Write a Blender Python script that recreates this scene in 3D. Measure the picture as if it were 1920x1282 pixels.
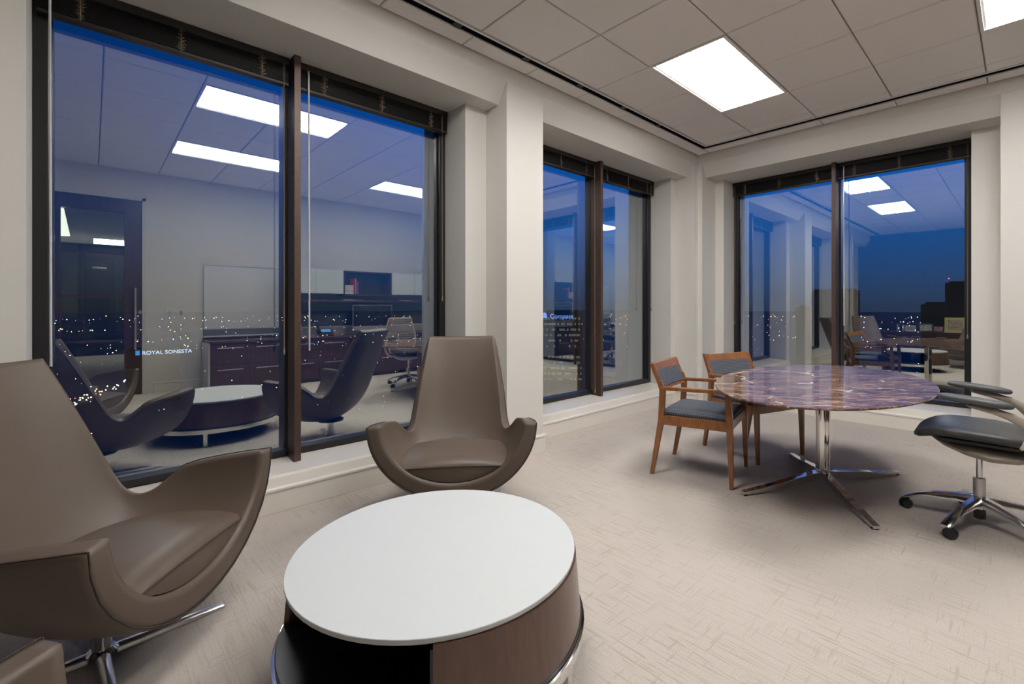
import bpy, bmesh, math, random
from mathutils import Vector, Matrix
PI = math.pi
random.seed(7)
C = bpy.context.scene.collection
SC = bpy.context.scene
for o in list(bpy.data.objects):
    bpy.data.objects.remove(o)

# ------------------------------------------------------------------ camera
CAM = Vector((2.8043, -5.3728, 1.21)); YAW = 0.7976
FPX, PPX, PPY = 871.85, 1022.88, 574.81
cd = bpy.data.cameras.new('camera'); cam = bpy.data.objects.new('camera', cd); C.objects.link(cam)
cam.location = CAM; cam.rotation_euler = (PI/2, 0, YAW)
cd.sensor_width = 36; cd.lens = FPX/1920*36
cd.shift_x = -(PPX-960)/1920; cd.shift_y = -(641-PPY)/1920
cd.clip_start = 0.02; cd.clip_end = 30000
SC.camera = cam
# ------------------------------------------------------------------ view and world
vs = SC.view_settings
vs.view_transform = 'Standard'; vs.look = 'None'; vs.gamma = 1.0; vs.use_curve_mapping = False
vs.exposure = 0.0
SC.cycles.max_bounces = 10; SC.cycles.diffuse_bounces = 5; SC.cycles.glossy_bounces = 5
SC.cycles.transparent_max_bounces = 14; SC.cycles.transmission_bounces = 6
SC.cycles.sample_clamp_indirect = 6.0
SC.cycles.caustics_reflective = False; SC.cycles.caustics_refractive = False
LIGHT = 22.0           # troffer lens emission strength
wd = bpy.data.worlds.new('dusk_sky'); SC.world = wd; wd.use_nodes = True
wt = wd.node_tree; wt.nodes.clear()
def wn(t, **k):
    n = wt.nodes.new(t)
    for a, b in k.items(): setattr(n, a, b)
    return n
wo = wn('ShaderNodeOutputWorld'); wb = wn('ShaderNodeBackground')
tc = wn('ShaderNodeTexCoord'); sx = wn('ShaderNodeSeparateXYZ')
wt.links.new(tc.outputs['Generated'], sx.inputs[0])
rp = wn('ShaderNodeValToRGB')
els = rp.color_ramp.elements
els[0].position = 0.0; els[0].color = (0.010, 0.022, 0.055, 1)
els[1].position = 1.0; els[1].color = (0.002, 0.035, 0.22, 1)
for p, c in ((0.03, (0.010, 0.030, 0.085, 1)), (0.16, (0.004, 0.055, 0.22, 1)), (0.45, (0.002, 0.078, 0.44, 1))):
    e = els.new(p); e.color = c
wt.links.new(sx.outputs['Z'], rp.inputs[0])
mr = wn('ShaderNodeMapRange'); mr.inputs['From Min'].default_value = 0; mr.inputs['From Max'].default_value = 1
mr.inputs['To Min'].default_value = 0.90; mr.inputs['To Max'].default_value = 3.7
wt.links.new(sx.outputs['Y'], mr.inputs['Value'])
wt.links.new(rp.outputs[0], wb.inputs['Color']); wt.links.new(mr.outputs[0], wb.inputs['Strength'])
wt.links.new(wb.outputs[0], wo.inputs[0])

# ------------------------------------------------------------------ helpers
class MB:
    """collects geometry, then builds one mesh object"""
    def __init__(s): s.v = []; s.f = []
    def add(s, vs, fs):
        n = len(s.v); s.v += [tuple(p) for p in vs]; s.f += [tuple(i+n for i in f) for f in fs]; return s
    def box(s, x0, x1, y0, y1, z0, z1, M=None):
        p = [Vector(q) for q in ((x0,y0,z0),(x1,y0,z0),(x1,y1,z0),(x0,y1,z0),(x0,y0,z1),(x1,y0,z1),(x1,y1,z1),(x0,y1,z1))]
        if M is not None: p = [M @ q for q in p]
        return s.add(p, [(0,3,2,1),(4,5,6,7),(0,1,5,4),(1,2,6,5),(2,3,7,6),(3,0,4,7)])
    def prism(s, poly, a, b, axis='y'):
        """poly: 2-D points; extruded along an axis from a to b"""
        f = {'y': lambda p, t: (p[0], t, p[1]), 'x': lambda p, t: (t, p[0], p[1]), 'z': lambda p, t: (p[0], p[1], t)}[axis]
        n = len(poly)
        fs = [tuple(range(n-1, -1, -1)), tuple(range(n, 2*n))] + [(i, (i+1) % n, n+(i+1) % n, n+i) for i in range(n)]
        return s.add([f(p, a) for p in poly] + [f(p, b) for p in poly], fs)
    def loft(s, rings, cap=True, closed=True):
        n = len(rings[0]); v = [p for r in rings for p in r]; fs = []
        for i in range(len(rings)-1):
            for j in range(n if closed else n-1):
                k = (j+1) % n
                fs.append((i*n+j, i*n+k, (i+1)*n+k, (i+1)*n+j))
        if cap: fs += [tuple(range(n-1, -1, -1)), tuple(range((len(rings)-1)*n, len(rings)*n))]
        return s.add(v, fs)
    def lathe(s, prof, n=32, cx=0, cy=0):
        rings = [[(cx+r*math.cos(2*PI*j/n), cy+r*math.sin(2*PI*j/n), z) for j in range(n)] for r, z in prof]
        return s.loft(rings)
    def tube(s, path, r, n=10, flat=1.0):
        path = [Vector(p) for p in path]; rings = []; up = Vector((0, 0, 1))
        for i, p in enumerate(path):
            d = (path[min(i+1, len(path)-1)] - path[max(i-1, 0)]).normalized()
            a = up if abs(d.dot(up)) < 0.95 else Vector((0, 1, 0))
            e1 = d.cross(a).normalized(); e2 = e1.cross(d).normalized()
            rr = r[i] if isinstance(r, (list, tuple)) else r
            rings.append([p + e1*rr*math.cos(2*PI*j/n) + e2*rr*flat*math.sin(2*PI*j/n) for j in range(n)])
        return s.loft(rings)
    def bar(s, p, q, w0, h0, w1=None, h1=None, side=None):
        """four-sided bar from p to q, widths w (sideways) and h (the other way)"""
        p, q = Vector(p), Vector(q); d = (q-p).normalized(); w1 = w0 if w1 is None else w1; h1 = h0 if h1 is None else h1
        if side is None:
            a = Vector((0, 0, 1)) if abs(d.z) < 0.9 else Vector((0, 1, 0)); e1 = d.cross(a).normalized()
        else:
            e1 = Vector(side); e1 = (e1 - d*e1.dot(d)).normalized()
        e2 = e1.cross(d).normalized()
        rings = [[c + e1*sx_*w/2 + e2*sy*h/2 for sx_, sy in ((-1,-1),(1,-1),(1,1),(-1,1))] for c, w, h in ((p, w0, h0), (q, w1, h1))]
        return s.loft(rings)
    def mesh(s, name, smooth=False):
        m = bpy.data.meshes.new(name); m.from_pydata(s.v, [], s.f)
        bm = bmesh.new(); bm.from_mesh(m); bmesh.ops.recalc_face_normals(bm, faces=bm.faces); bm.to_mesh(m); bm.free()
        if smooth:
            for p in m.polygons: p.use_smooth = True
        m.update(); return m
    def build(s, name, mat, parent=None, smooth=False, bevel=0, seg=2, angle=35, subsurf=0):
        m = s.mesh(name, smooth); m.materials.append(mat)
        o = bpy.data.objects.new(name, m); C.objects.link(o)
        if bevel:
            b = o.modifiers.new('bevel', 'BEVEL'); b.width = bevel; b.segments = seg; b.limit_method = 'ANGLE'; b.angle_limit = math.radians(30)
        if subsurf:
            b = o.modifiers.new('subsurf', 'SUBSURF'); b.levels = subsurf; b.render_levels = subsurf
        if smooth:
            try: m.set_sharp_from_angle(angle=math.radians(angle))
            except Exception: pass
        if parent is not None: o.parent = parent
        return o
def tag(o, label, cat, group=None, kind=None):
    o['label'] = label; o['category'] = cat
    if group: o['group'] = group
    if kind: o['kind'] = kind
    return o
def thing(name, label, cat, loc=(0,0,0), rz=0, group=None, kind=None):
    o = bpy.data.objects.new(name, None); C.objects.link(o); o.empty_display_size = 0.1
    o.location = loc; o.rotation_euler = (0, 0, rz)
    return tag(o, label, cat, group, kind)
def inst(src, name, parent, loc=None, rot=None):
    o = bpy.data.objects.new(name, src.data); C.objects.link(o); o.parent = parent
    for m in src.modifiers:
        if m.type == 'BEVEL':
            b = o.modifiers.new('bevel', 'BEVEL'); b.width = m.width; b.segments = m.segments; b.limit_method = 'ANGLE'
    if loc is not None: o.location = loc
    if rot is not None: o.rotation_euler = rot
    return o
def copy_tree(o, parent=None):
    c = o.copy(); C.objects.link(c); c.parent = parent
    for ch in [x for x in C.objects if x.parent == o]: copy_tree(ch, c)
    return c

# ------------------------------------------------------------------ materials
class Mat:
    def __init__(s, name):
        s.m = bpy.data.materials.new(name); s.m.use_nodes = True; s.t = s.m.node_tree
        s.b = s.t.nodes['Principled BSDF']; s.out = s.t.nodes['Material Output']
    def n(s, t, **k):
        n = s.t.nodes.new(t)
        for a, b in k.items():
            if a.startswith('i_'): n.inputs[a[2:].replace('_', ' ')].default_value = b
            else: setattr(n, a, b)
        return n
    def l(s, a, b): s.t.links.new(a, b)
    def pos(s, scale=(1,1,1), rot=(0,0,0), obj=False):
        if obj: src = s.n('ShaderNodeTexCoord').outputs['Object']
        else: src = s.n('ShaderNodeNewGeometry').outputs['Position']
        r = s.n('ShaderNodeMapping'); r.inputs['Rotation'].default_value = rot
        s.l(src, r.inputs[0])
        m = s.n('ShaderNodeMapping'); m.inputs['Scale'].default_value = scale
        s.l(r.outputs[0], m.inputs[0]); return m.outputs[0]
    def noise(s, vec, scale, detail=4, rough=.6, dist=0):
        n = s.n('ShaderNodeTexNoise'); n.inputs['Scale'].default_value = scale; n.inputs['Detail'].default_value = detail
        n.inputs['Roughness'].default_value = rough; n.inputs['Distortion'].default_value = dist
        s.l(vec, n.inputs['Vector']); return n.outputs['Fac']
    def ramp(s, fac, stops):
        r = s.n('ShaderNodeValToRGB'); e = r.color_ramp.elements
        while len(e) < len(stops): e.new(0.5)
        for i, (p, c) in enumerate(stops): e[i].position = p; e[i].color = tuple(c) + (1,) if len(c) == 3 else c
        s.l(fac, r.inputs[0]); return r.outputs[0]
    def mix(s, fac, a, b, mode='MIX'):
        n = s.n('ShaderNodeMixRGB', blend_type=mode)
        for i, x in enumerate((fac, a, b)):
            if hasattr(x, 'is_output'): s.l(x, n.inputs[i])
            elif isinstance(x, (int, float)): n.inputs[i].default_value = x if i == 0 else (x, x, x, 1)
            else: n.inputs[i].default_value = tuple(x) + (1,)
        return n.outputs[0]
    def math(s, op, a, b=None):
        n = s.n('ShaderNodeMath', operation=op)
        for i, x in enumerate((a, b)):
            if x is None: continue
            if hasattr(x, 'is_output'): s.l(x, n.inputs[i])
            else: n.inputs[i].default_value = x
        return n.outputs[0]
    def bump(s, h, strength=.2, dist=.002):
        n = s.n('ShaderNodeBump'); n.inputs['Strength'].default_value = strength; n.inputs['Distance'].default_value = dist
        s.l(h, n.inputs['Height']); s.l(n.outputs[0], s.b.inputs['Normal'])
    def base(s, col, rough=.5, metal=0, coat=0, spec=.5):
        if hasattr(col, 'is_output'): s.l(col, s.b.inputs['Base Color'])
        else: s.b.inputs['Base Color'].default_value = tuple(col) + (1,)
        s.b.inputs['Roughness'].default_value = rough; s.b.inputs['Metallic'].default_value = metal
        s.b.inputs['Coat Weight'].default_value = coat; s.b.inputs['Specular IOR Level'].default_value = spec
        return s
def plain(name, col, rough=.5, metal=0, coat=0, var=.06, scale=30, spec=.5, bump=0):
    m = Mat(name); nz = m.noise(m.pos(), scale, 3)
    lo = [c*(1-var) for c in col]; hi = [min(1, c*(1+var)) for c in col]
    m.base(m.ramp(nz, ((.3, lo), (.7, hi))), rough, metal, coat, spec)
    if bump: m.bump(nz, bump, .002)
    return m.m
def emit(name, col, strength):
    m = Mat(name); m.b.inputs['Base Color'].default_value = (0, 0, 0, 1)
    m.b.inputs['Emission Color'].default_value = tuple(col) + (1,); m.b.inputs['Emission Strength'].default_value = strength
    m.b.inputs['Specular IOR Level'].default_value = 0
    return m.m
def wood(name, dark, light, rough=.35, scale=(1.2, 14, 14), rot=(0,0,0), coat=.15, obj=False):
    m = Mat(name); p = m.pos(scale, rot, obj)
    a = m.noise(p, 2.2, 6, .6, 1.2); b = m.noise(p, 12, 3, .6)
    c = m.ramp(m.math('ADD', m.math('MULTIPLY', a, .75), m.math('MULTIPLY', b, .25)), ((.32, dark), (.68, light)))
    m.base(c, rough, 0, coat); m.bump(b, .05, .001); return m.m
def glass(name, r0, tint=(.93, .97, .95)):
    m = Mat(name); t = m.t
    geo = m.n('ShaderNodeNewGeometry'); dot = m.n('ShaderNodeVectorMath', operation='DOT_PRODUCT')
    m.l(geo.outputs['Normal'], dot.inputs[0]); m.l(geo.outputs['Incoming'], dot.inputs[1])
    c = m.math('ABSOLUTE', dot.outputs['Value']); q = m.math('POWER', m.math('SUBTRACT', 1.0, c), 5.0)
    fac = m.math('ADD', m.math('MULTIPLY', q, 1-r0), r0)
    tr = m.n('ShaderNodeBsdfTransparent'); tr.inputs[0].default_value = tuple(tint) + (1,)
    gl = m.n('ShaderNodeBsdfGlossy'); gl.inputs['Roughness'].default_value = 0.0; gl.inputs['Color'].default_value = (.95, .97, .93, 1)
    mx = m.n('ShaderNodeMixShader'); m.l(fac, mx.inputs[0]); m.l(tr.outputs[0], mx.inputs[1]); m.l(gl.outputs[0], mx.inputs[2])
    m.l(mx.outputs[0], m.out.inputs[0]); return m.m

M = {}
M['wall'] = plain('warm_white_wall_paint', (.72, .70, .66), .6, var=.006, scale=6)
M['trim'] = plain('satin_white_trim_paint', (.78, .74, .68), .35, var=.006, scale=6)
M['tile'] = plain('ceiling_tile_board', (.88, .85, .825), .9, var=.025, scale=260, bump=.15)
M['slot'] = plain('matte_black_slot', (.006, .006, .008), .95, spec=0)
M['tee'] = plain('grey_ceiling_tee', (.26, .25, .24), .6)
M['black'] = plain('black_satin_metal', (.012, .012, .014), .4)
M['bronze'] = plain('dark_bronze_anodised', (.020, .015, .012), .42, .2, var=.15)
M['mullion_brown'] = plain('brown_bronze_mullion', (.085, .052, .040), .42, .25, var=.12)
M['slat'] = plain('dark_blind_slat', (.008, .007, .0065), .5, var=.2, spec=.3)
M['cord'] = plain('tan_blind_cord', (.30, .23, .15), .8)
M['acrylic'] = plain('clear_grey_acrylic', (.62, .64, .66), .12, 0, .3)
M['chrome'] = plain('polished_chrome', (.78, .77, .76), .06, 1.0, var=.02)
M['alu'] = plain('polished_aluminium', (.62, .62, .62), .14, 1.0, var=.03)
M['alu_soft'] = plain('satin_aluminium', (.66, .65, .64), .28, 1.0, var=.03)
M['silver'] = plain('brushed_silver', (.55, .54, .52), .35, .9, var=.05)
M['white_top'] = plain('white_back_painted_glass', (.63, .66, .67), .42, 0, 0, var=.01)
M['white_door'] = plain('white_back_painted_cabinet_glass', (.70, .75, .73), .12, 0, .2, var=.02)
M['board'] = plain('white_marker_board', (.82, .82, .85), .2, var=.01)
M['plastic_black'] = plain('black_nylon', (.018, .018, .019), .45)
M['plastic_dark'] = plain('dark_grey_vinyl', (.045, .048, .050), .38, bump=.1, scale=300)
M['pad'] = plain('grey_soft_arm_pad', (.075, .082, .088), .42)
M['beige'] = plain('warm_grey_moulded_plastic', (.36, .31, .255), .4, 0, .1)
M['cream'] = plain('cream_lattice_elastomer', (.62, .55, .45), .5)
M['white_plastic'] = plain('white_wall_plate_plastic', (.75, .74, .72), .35)
M['tack'] = plain('grey_tackboard_fabric', (.10, .11, .115), .9, bump=.3, scale=500)
M['frame_white'] = plain('white_painted_door_frame', (.66, .66, .63), .4)
M['walnut'] = wood('dark_walnut_veneer', (.030, .012, .010), (.075, .032, .024), .32, (14, 14, 1.0))
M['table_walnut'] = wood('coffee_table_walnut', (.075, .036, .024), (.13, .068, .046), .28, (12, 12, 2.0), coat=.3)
M['ebony'] = wood('near_black_stained_wood', (.010, .006, .007), (.022, .012, .013), .3, (8, 8, 8), coat=.2)
M['cherry'] = wood('honey_cherry_wood', (.155, .056, .015), (.33, .128, .038), .3, (10, 10, 2.5), coat=.3)
M['dark_wall'] = wood('dark_panel_wall', (.022, .018, .020), (.036, .030, .032), .85, (10, 1, .8), coat=0)
M['glass'] = glass('coated_window_glass', .42)
M['clear_glass'] = glass('clear_glass', .03)
M['lens'] = emit('troffer_lens_glow', (1.0, .972, .935), LIGHT)
M['lens_mid'] = emit('troffer_centre_glow', (1.0, .972, .935), LIGHT*.4)
M['lens_corridor'] = emit('corridor_lens_glow', (1.0, .95, .85), 9)
M['housing'] = plain('white_enamel_housing', (.82, .81, .78), .4)
M['downlight'] = emit('downlight_glow', (1.0, .93, .82), 6)
M['pendant'] = emit('pendant_shade_glow', (1.0, .95, .86), 2.0)
M['ground'] = plain('dark_city_ground', (.045, .048, .055), .9, var=.5, scale=.004)
M['tower'] = plain('dark_tower_facade', (.022, .022, .024), .7, var=.3, scale=.05)
M['tower_brown'] = plain('brown_tower_facade', (.040, .034, .030), .8, var=.2, scale=.05)
M['carpet'] = None

def leather():
    m = Mat('taupe_leather'); p = m.pos(); a = m.noise(p, 420, 3); b = m.noise(p, 3, 3)
    m.base(m.ramp(b, ((.3, (.114, .085, .067)), (.7, (.130, .098, .078)))), .42, 0, 0, .4); m.bump(a, .12, .001); return m.m
M['leather'] = leather()
M['piping'] = plain('dark_leather_seam', (.05, .036, .028), .6)

def carpet():
    m = Mat('beige_patterned_carpet'); p = m.pos()
    base = m.ramp(m.noise(p, 240, 3), ((.3, (.465, .415, .372)), (.7, (.615, .558, .506))))
    def streaks(scale, lo, hi):
        n = m.noise(m.pos(scale), 1.0, 2, .5)
        return m.ramp(n, ((lo, (0, 0, 0)), (hi, (1, 1, 1))))
    a = streaks((5.5, 85, 1), .57, .63); b = streaks((85, 5.5, 1), .60, .66); c = streaks((3, 150, 1), .58, .68)
    patch = m.ramp(m.noise(p, 1.6, 3), ((.35, (.25, .25, .25)), (.65, (1, 1, 1))))
    s = m.mix(1, m.mix(1, a, b, 'LIGHTEN'), c, 'LIGHTEN'); s = m.mix(1, s, patch, 'MULTIPLY')
    s = m.mix(.42, (0, 0, 0), s)
    col = m.mix(s, base, (.30, .25, .19))
    m.base(col, .95, 0, 0, .15); m.bump(m.noise(p, 320, 2), .35, .004); return m.m
M['carpet'] = carpet()

def marble():
    m = Mat('brown_emperador_marble'); R = (0, 0, math.radians(-42))
    p = m.pos((2.2, 10, 1), R); a = m.noise(p, 4.5, 12, .78, .8); b = m.noise(m.pos((2.5, 5, 1), R), 1.3, 6, .6, 1.0)
    f = m.math('ADD', m.math('MULTIPLY', a, .75), m.math('MULTIPLY', b, .3))
    col = m.ramp(f, ((.40, (.045, .024, .022)), (.50, (.12, .070, .058)), (.57, (.32, .20, .145)), (.68, (.60, .44, .32))))
    w = m.n('ShaderNodeTexNoise'); w.inputs['Scale'].default_value = 2.5; w.inputs['Detail'].default_value = 6
    vp = m.pos((1, 1, 1)); m.l(vp, w.inputs['Vector'])
    wv = m.n('ShaderNodeVectorMath', operation='MULTIPLY_ADD'); m.l(w.outputs['Color'], wv.inputs[0]); wv.inputs[1].default_value = (.45, .45, 0); m.l(vp, wv.inputs[2])
    v = m.n('ShaderNodeTexVoronoi', feature='DISTANCE_TO_EDGE'); v.inputs['Scale'].default_value = 1.9; m.l(wv.outputs[0], v.inputs['Vector'])
    line = m.ramp(v.outputs['Distance'], ((.0, (1, 1, 1)), (.022, (0, 0, 0))))
    msk = m.ramp(m.noise(p, .9, 2), ((.50, (0, 0, 0)), (.60, (1, 1, 1))))
    m.base(m.mix(m.mix(1, line, msk, 'MULTIPLY'), col, (.85, .76, .66)), .05, 0, 0, .3); return m.m
M['marble'] = marble()

def fabric(name, A, B):
    m = Mat(name)
    def lines(sc):
        w = m.n('ShaderNodeTexWave', wave_type='BANDS', bands_direction=sc); w.inputs['Scale'].default_value = 26
        m.l(m.pos(obj=True), w.inputs['Vector']); return m.ramp(w.outputs['Fac'], ((.72, (0, 0, 0)), (.9, (1, 1, 1))))
    g = m.mix(1, lines(A), lines(B), 'LIGHTEN')
    m.base(m.mix(g, (.038, .042, .056), (.15, .165, .20)), .85, 0, 0, .2)
    m.bump(m.noise(m.pos(), 500, 2), .2, .001); return m.m
M['fabric'] = fabric('navy_grid_seat_upholstery', 'X', 'Y'); M['fabric_back'] = fabric('navy_grid_back_upholstery', 'X', 'Z')

# ------------------------------------------------------------------ the room shell
H = 3.0747; W = 4.50; YB = -7.95       # ceiling height, far side wall, back wall
ZB, ZS = 2.815, 2.968                   # beam underside and top of its slope
XR, YR = -0.265, 0.355                  # recessed window wall planes
GX, GY = -0.60, 0.70                    # glass planes
Z0 = 0.235                              # bottom of the window frames
WIN_L = [(-5.58, -3.262), (-2.49, -.19)]; WIN_R = (.165, 2.482)
PIER_L = [(-6.18, -5.78), (-3.059, -2.667), (-.09, .40)]; PIER_R = [(-.30, .057), (2.68, 3.07)]

fl = MB().box(-.3, W, YB, .4, -.12, 0).build('floor', M['carpet'])
tag(fl, 'beige patterned broadloom carpet across the office floor', 'floor', kind='structure')

wl = MB()
wl.prism([(0, H+.1), (0, ZS), (-.103, ZB), (-.9, ZB), (-.9, H+.1)], YB, .4, 'y')
segs = [(YB, WIN_L[0][0]), (WIN_L[0][1], WIN_L[1][0]), (WIN_L[1][1], .95)]
for a, b in segs: wl.box(-.9, XR, a, b, -.1, ZB+.02)
for a, b in WIN_L: wl.box(-.9, XR-.005, a-.01, b+.01, -.1, .19)
for a, b in PIER_L: wl.box(-.5, .001, a, b, -.1, ZS-.002)
wl = tag(wl.build('wall_left', M['wall']), 'off-white window wall with deep piers and a sloped beam, two windows in it', 'wall', kind='structure')
wr = MB()
wr.prism([(0, H+.1), (0, ZS), (.103, ZB), (.99, ZB), (.99, H+.1)], -.4, W+.2, 'x')
for a, b in [(-.9, WIN_R[0]), (WIN_R[1], W+.2)]: wr.box(a, b, YR, .99, -.1, ZB+.02)
wr.box(WIN_R[0]-.01, WIN_R[1]+.01, YR+.005, .99, -.1, .19)
for a, b in PIER_R: wr.box(a, b, -.001, .5, -.1, ZS-.002)
wr = tag(wr.build('wall_right', M['wall']), 'off-white end wall with a single wide window beside the marble table', 'wall', kind='structure')
# wall opposite the windows, with the door opening
DY0, DY1, DZ = -5.83, -4.83, 2.715
wo_ = MB().box(W, W+.14, YB, DY0, 0, H+.1).box(W, W+.14, DY1, .4, 0, H+.1).box(W, W+.14, DY0, DY1, DZ, H+.1)
tag(wo_.build('wall_opposite', M['wall']), 'plain cream wall holding the whiteboard and wall cabinets', 'wall', kind='structure')
tag(MB().box(-.3, W+.14, YB-.14, YB, 0, H+.1).build('wall_back', M['dark_wall']), 'dark wood panelled wall behind the low credenza', 'wall', kind='structure')

# sills and baseboards
def sill_poly(p, s):   # p: plane, s: +1 when the room is on the positive side
    q = [(0, 0), (0, .122), (.008, .128), (.008, .142), (0, .150), (-.014, .203), (-.034, .212), (-.40, Z0), (-.40, 0)]
    return [(p + s*a, b) for a, b in q]
for i, (y0, y1) in enumerate([(PIER_L[0][1], PIER_L[1][0]), (PIER_L[1][1], PIER_L[2][0])]):
    w0, w1 = WIN_L[i]
    m = MB(); m.prism(sill_poly(XR+.015, 1), w0, w1, 'y')
    cut = [(XR+.015, 0), (XR+.015, .122), (XR+.023, .128), (XR+.023, .142), (XR+.015, .150), (XR+.001, .203), (XR-.01, .206), (XR-.01, 0)]
    m.prism(cut, y0, w0+.001, 'y'); m.prism(cut, w1-.001, y1, 'y')
    tag(m.build('trim_%d' % (i+1), M['trim'], bevel=.003), ['white window ledge with moulded baseboard below the window beside the lounge chairs', 'white window ledge with moulded baseboard below the window nearest the room corner'][i], 'window ledge', kind='structure')
m = MB(); m.prism(sill_poly(YR-.015, -1), WIN_R[0], WIN_R[1], 'x')
cut = [(YR-.015, 0), (YR-.015, .122), (YR-.023, .128), (YR-.023, .142), (YR-.015, .150), (YR-.001, .203), (YR+.01, .206), (YR+.01, 0)]
m.prism(cut, PIER_R[0][1], WIN_R[0]+.001, 'x'); m.prism(cut, WIN_R[1]-.001, PIER_R[1][0], 'x')
tag(m.build('trim_3', M['trim'], bevel=.003), 'white window ledge with moulded baseboard behind the marble table', 'window ledge', kind='structure')
def base_run(name, boxes, label):
    m = MB()
    for x0, x1, y0, y1 in boxes:
        m.box(x0, x1, y0, y1, 0, .122); m.box(x0-.006, x1+.006, y0-.006, y1+.006, .124, .146); m.box(x0+.004, x1-.004, y0+.004, y1-.004, .118, .128)
    return tag(m.build(name, M['trim'], bevel=.003), label, 'baseboard', kind='structure')
base_run('baseboard_left', [(-.26, .016, a-.016, min(b, -.001)+.016) for a, b in PIER_L] + [(-.27, XR+.015, YB, PIER_L[0][0])], 'white baseboard wrapped round the left wall piers')
base_run('baseboard_right', [(0, PIER_R[0][1]+.016, -.016, .34), (PIER_R[1][0]-.016, PIER_R[1][1]+.016, -.016, .34), (PIER_R[1][1]+.016, W, YR-.015, YR)], 'white baseboard wrapped round the end wall piers')
base_run('baseboard_opposite', [(W-.014, W, YB, DY0-.08), (W-.014, W, DY1+.08, -4.2)], 'white baseboard along the cream wall by the door')

# windows
def window(idx, span, axis, label):
    a, b = span
    root = thing('window_%d' % idx, label, 'window', kind='structure')
    mid = (a+b)/2 - .01 if axis == 'y' else 1.341
    P = (lambda t0, t1, d0, d1, z0, z1, m: m.box(-d1, -d0, t0, t1, z0, z1)) if axis == 'y' else (lambda t0, t1, d0, d1, z0, z1, m: m.box(t0, t1, d0, d1, z0, z1))
    g = -GX if axis == 'y' else GY; zt = ZB+.01
    f = MB()
    for t0, t1 in ((a, a+.055), (b-.055, b)): P(t0, t1, g-.045, g+.05, Z0, zt, f)
    P(a+.05, b-.05, g-.045, g+.05, Z0, Z0+.042, f); P(a+.05, b-.05, g-.045, g+.05, zt-.05, zt, f)
    for t0, t1 in ((a+.055, a+.068), (b-.068, b-.055), (mid-.032, mid-.019), (mid+.019, mid+.032)): P(t0, t1, g-.012, g+.03, Z0+.03, zt-.04, f)
    f.build('frame', M['black'], root, bevel=.003)
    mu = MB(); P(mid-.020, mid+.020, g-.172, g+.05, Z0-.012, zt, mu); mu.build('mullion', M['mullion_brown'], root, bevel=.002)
    mk = MB(); P(mid-.026, mid+.026, g-.03, g+.05, Z0, zt, mk); mk.build('mullion_base', M['black'], root)
    for t0, t1 in ((a+.06, mid-.024), (mid+.024, b-.06)):
        gl = MB(); P(t0, t1, g, g+.006, Z0+.035, zt-.045, gl); gl.build('pane', M['glass'], root)
    return mid
mids = [window(1, WIN_L[0], 'y', 'tall dark-framed two-pane window beside the lounge chairs'),
        window(2, WIN_L[1], 'y', 'tall dark-framed two-pane window between the broad pier and the room corner'),
        window(3, WIN_R, 'x', 'tall dark-framed two-pane window behind the marble table')]

# raised venetian blinds, one over each pane
def blind(axis, t0, t1, label, wand_at, cord_at, wand_z=1.02, cord_z=1.1):
    d = (-GX if axis == 'y' else GY) - .075
    loc = (-d, 0, 0) if axis == 'y' else (0, d, 0)
    root = thing('venetian_blind', label, 'blind', group='raised dark venetian blinds')
    def P(m, a, b, e0, e1, z0, z1):
        return m.box(-d-e1, -d-e0, a, b, z0, z1) if axis == 'y' else m.box(a, b, d+e0, d+e1, z0, z1)
    def pt(t, e, z): return (-d-e, t, z) if axis == 'y' else (t, d+e, z)
    m = MB(); P(m, t0, t1, -.026, .026, 2.768, 2.812); m.build('headrail', M['bronze'], root, bevel=.002)
    m = MB()
    for k in range(24):
        z = 2.655 + k*.0046; o = random.uniform(-.0015, .0015)
        P(m, t0+.006, t1-.006, -.0245+o, .0245+o, z, z+.0022)
    s = m.build('slat_stack', M['slat'], root); s['kind'] = 'stuff'
    m = MB(); P(m, t0+.004, t1-.004, -.025, .025, 2.633, 2.652); m.build('bottom_rail', M['bronze'], root, bevel=.003)
    L = t1-t0
    for q in (.14, .5, .86):
        m = MB(); t = t0 + L*q
        for k in range(16):
            z = 2.650 + k*.0075; w = random.uniform(.006, .020); o = random.uniform(-.008, .008)
            m.tube([pt(t+o-w, -.028, z), pt(t+o, -.034, z-.004), pt(t+o+w, -.028, z+.002)], .0013, 5)
        m.tube([pt(t, -.03, 2.775), pt(t, -.03, 2.645)], .0014, 5)
        m.build('ladder_cord', M['cord'], root)
    if wand_at is not None:
        t = t0 + L*wand_at
        m = MB(); m.tube([pt(t, -.032, 2.765), pt(t, -.036, 2.72), pt(t+.004, -.038, wand_z)], .0055, 6); m.build('tilt_wand', M['acrylic'], root, smooth=True)
    if cord_at is not None:
        t = t0 + L*cord_at
        m = MB()
        for o in (-.004, .004): m.tube([pt(t+o, -.03, 2.765), pt(t+o*.5, -.036, cord_z)], .0013, 5)
        c = m.build('lift_cord', M['cord'], root)
        m = MB(); m.tube([pt(t, -.036, cord_z), pt(t, -.036, cord_z-.02), pt(t, -.036, cord_z-.045)], [.003, .007, .005], 8); m.build('tassel', M['cord'], c)
    return root
w1, w2, w3 = mids
blind('y', WIN_L[0][0]+.012, w1-.028, 'raised dark venetian blind over the pane beside the high-backed chair with a clear wand', .045, .97, .92, .95)
blind('y', w1+.028, WIN_L[0][1]-.012, 'raised dark venetian blind over the lounge window pane next to the broad pier', .05, .95, .92, 1.3)
blind('y', WIN_L[1][0]+.012, w2-.028, 'raised dark venetian blind over the corner window pane next to the broad pier', None, .985, .9, .30)
blind('y', w2+.028, WIN_L[1][1]-.012, 'raised dark venetian blind over the corner window pane next to the room corner', None, .93, .9, 1.2)
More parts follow.
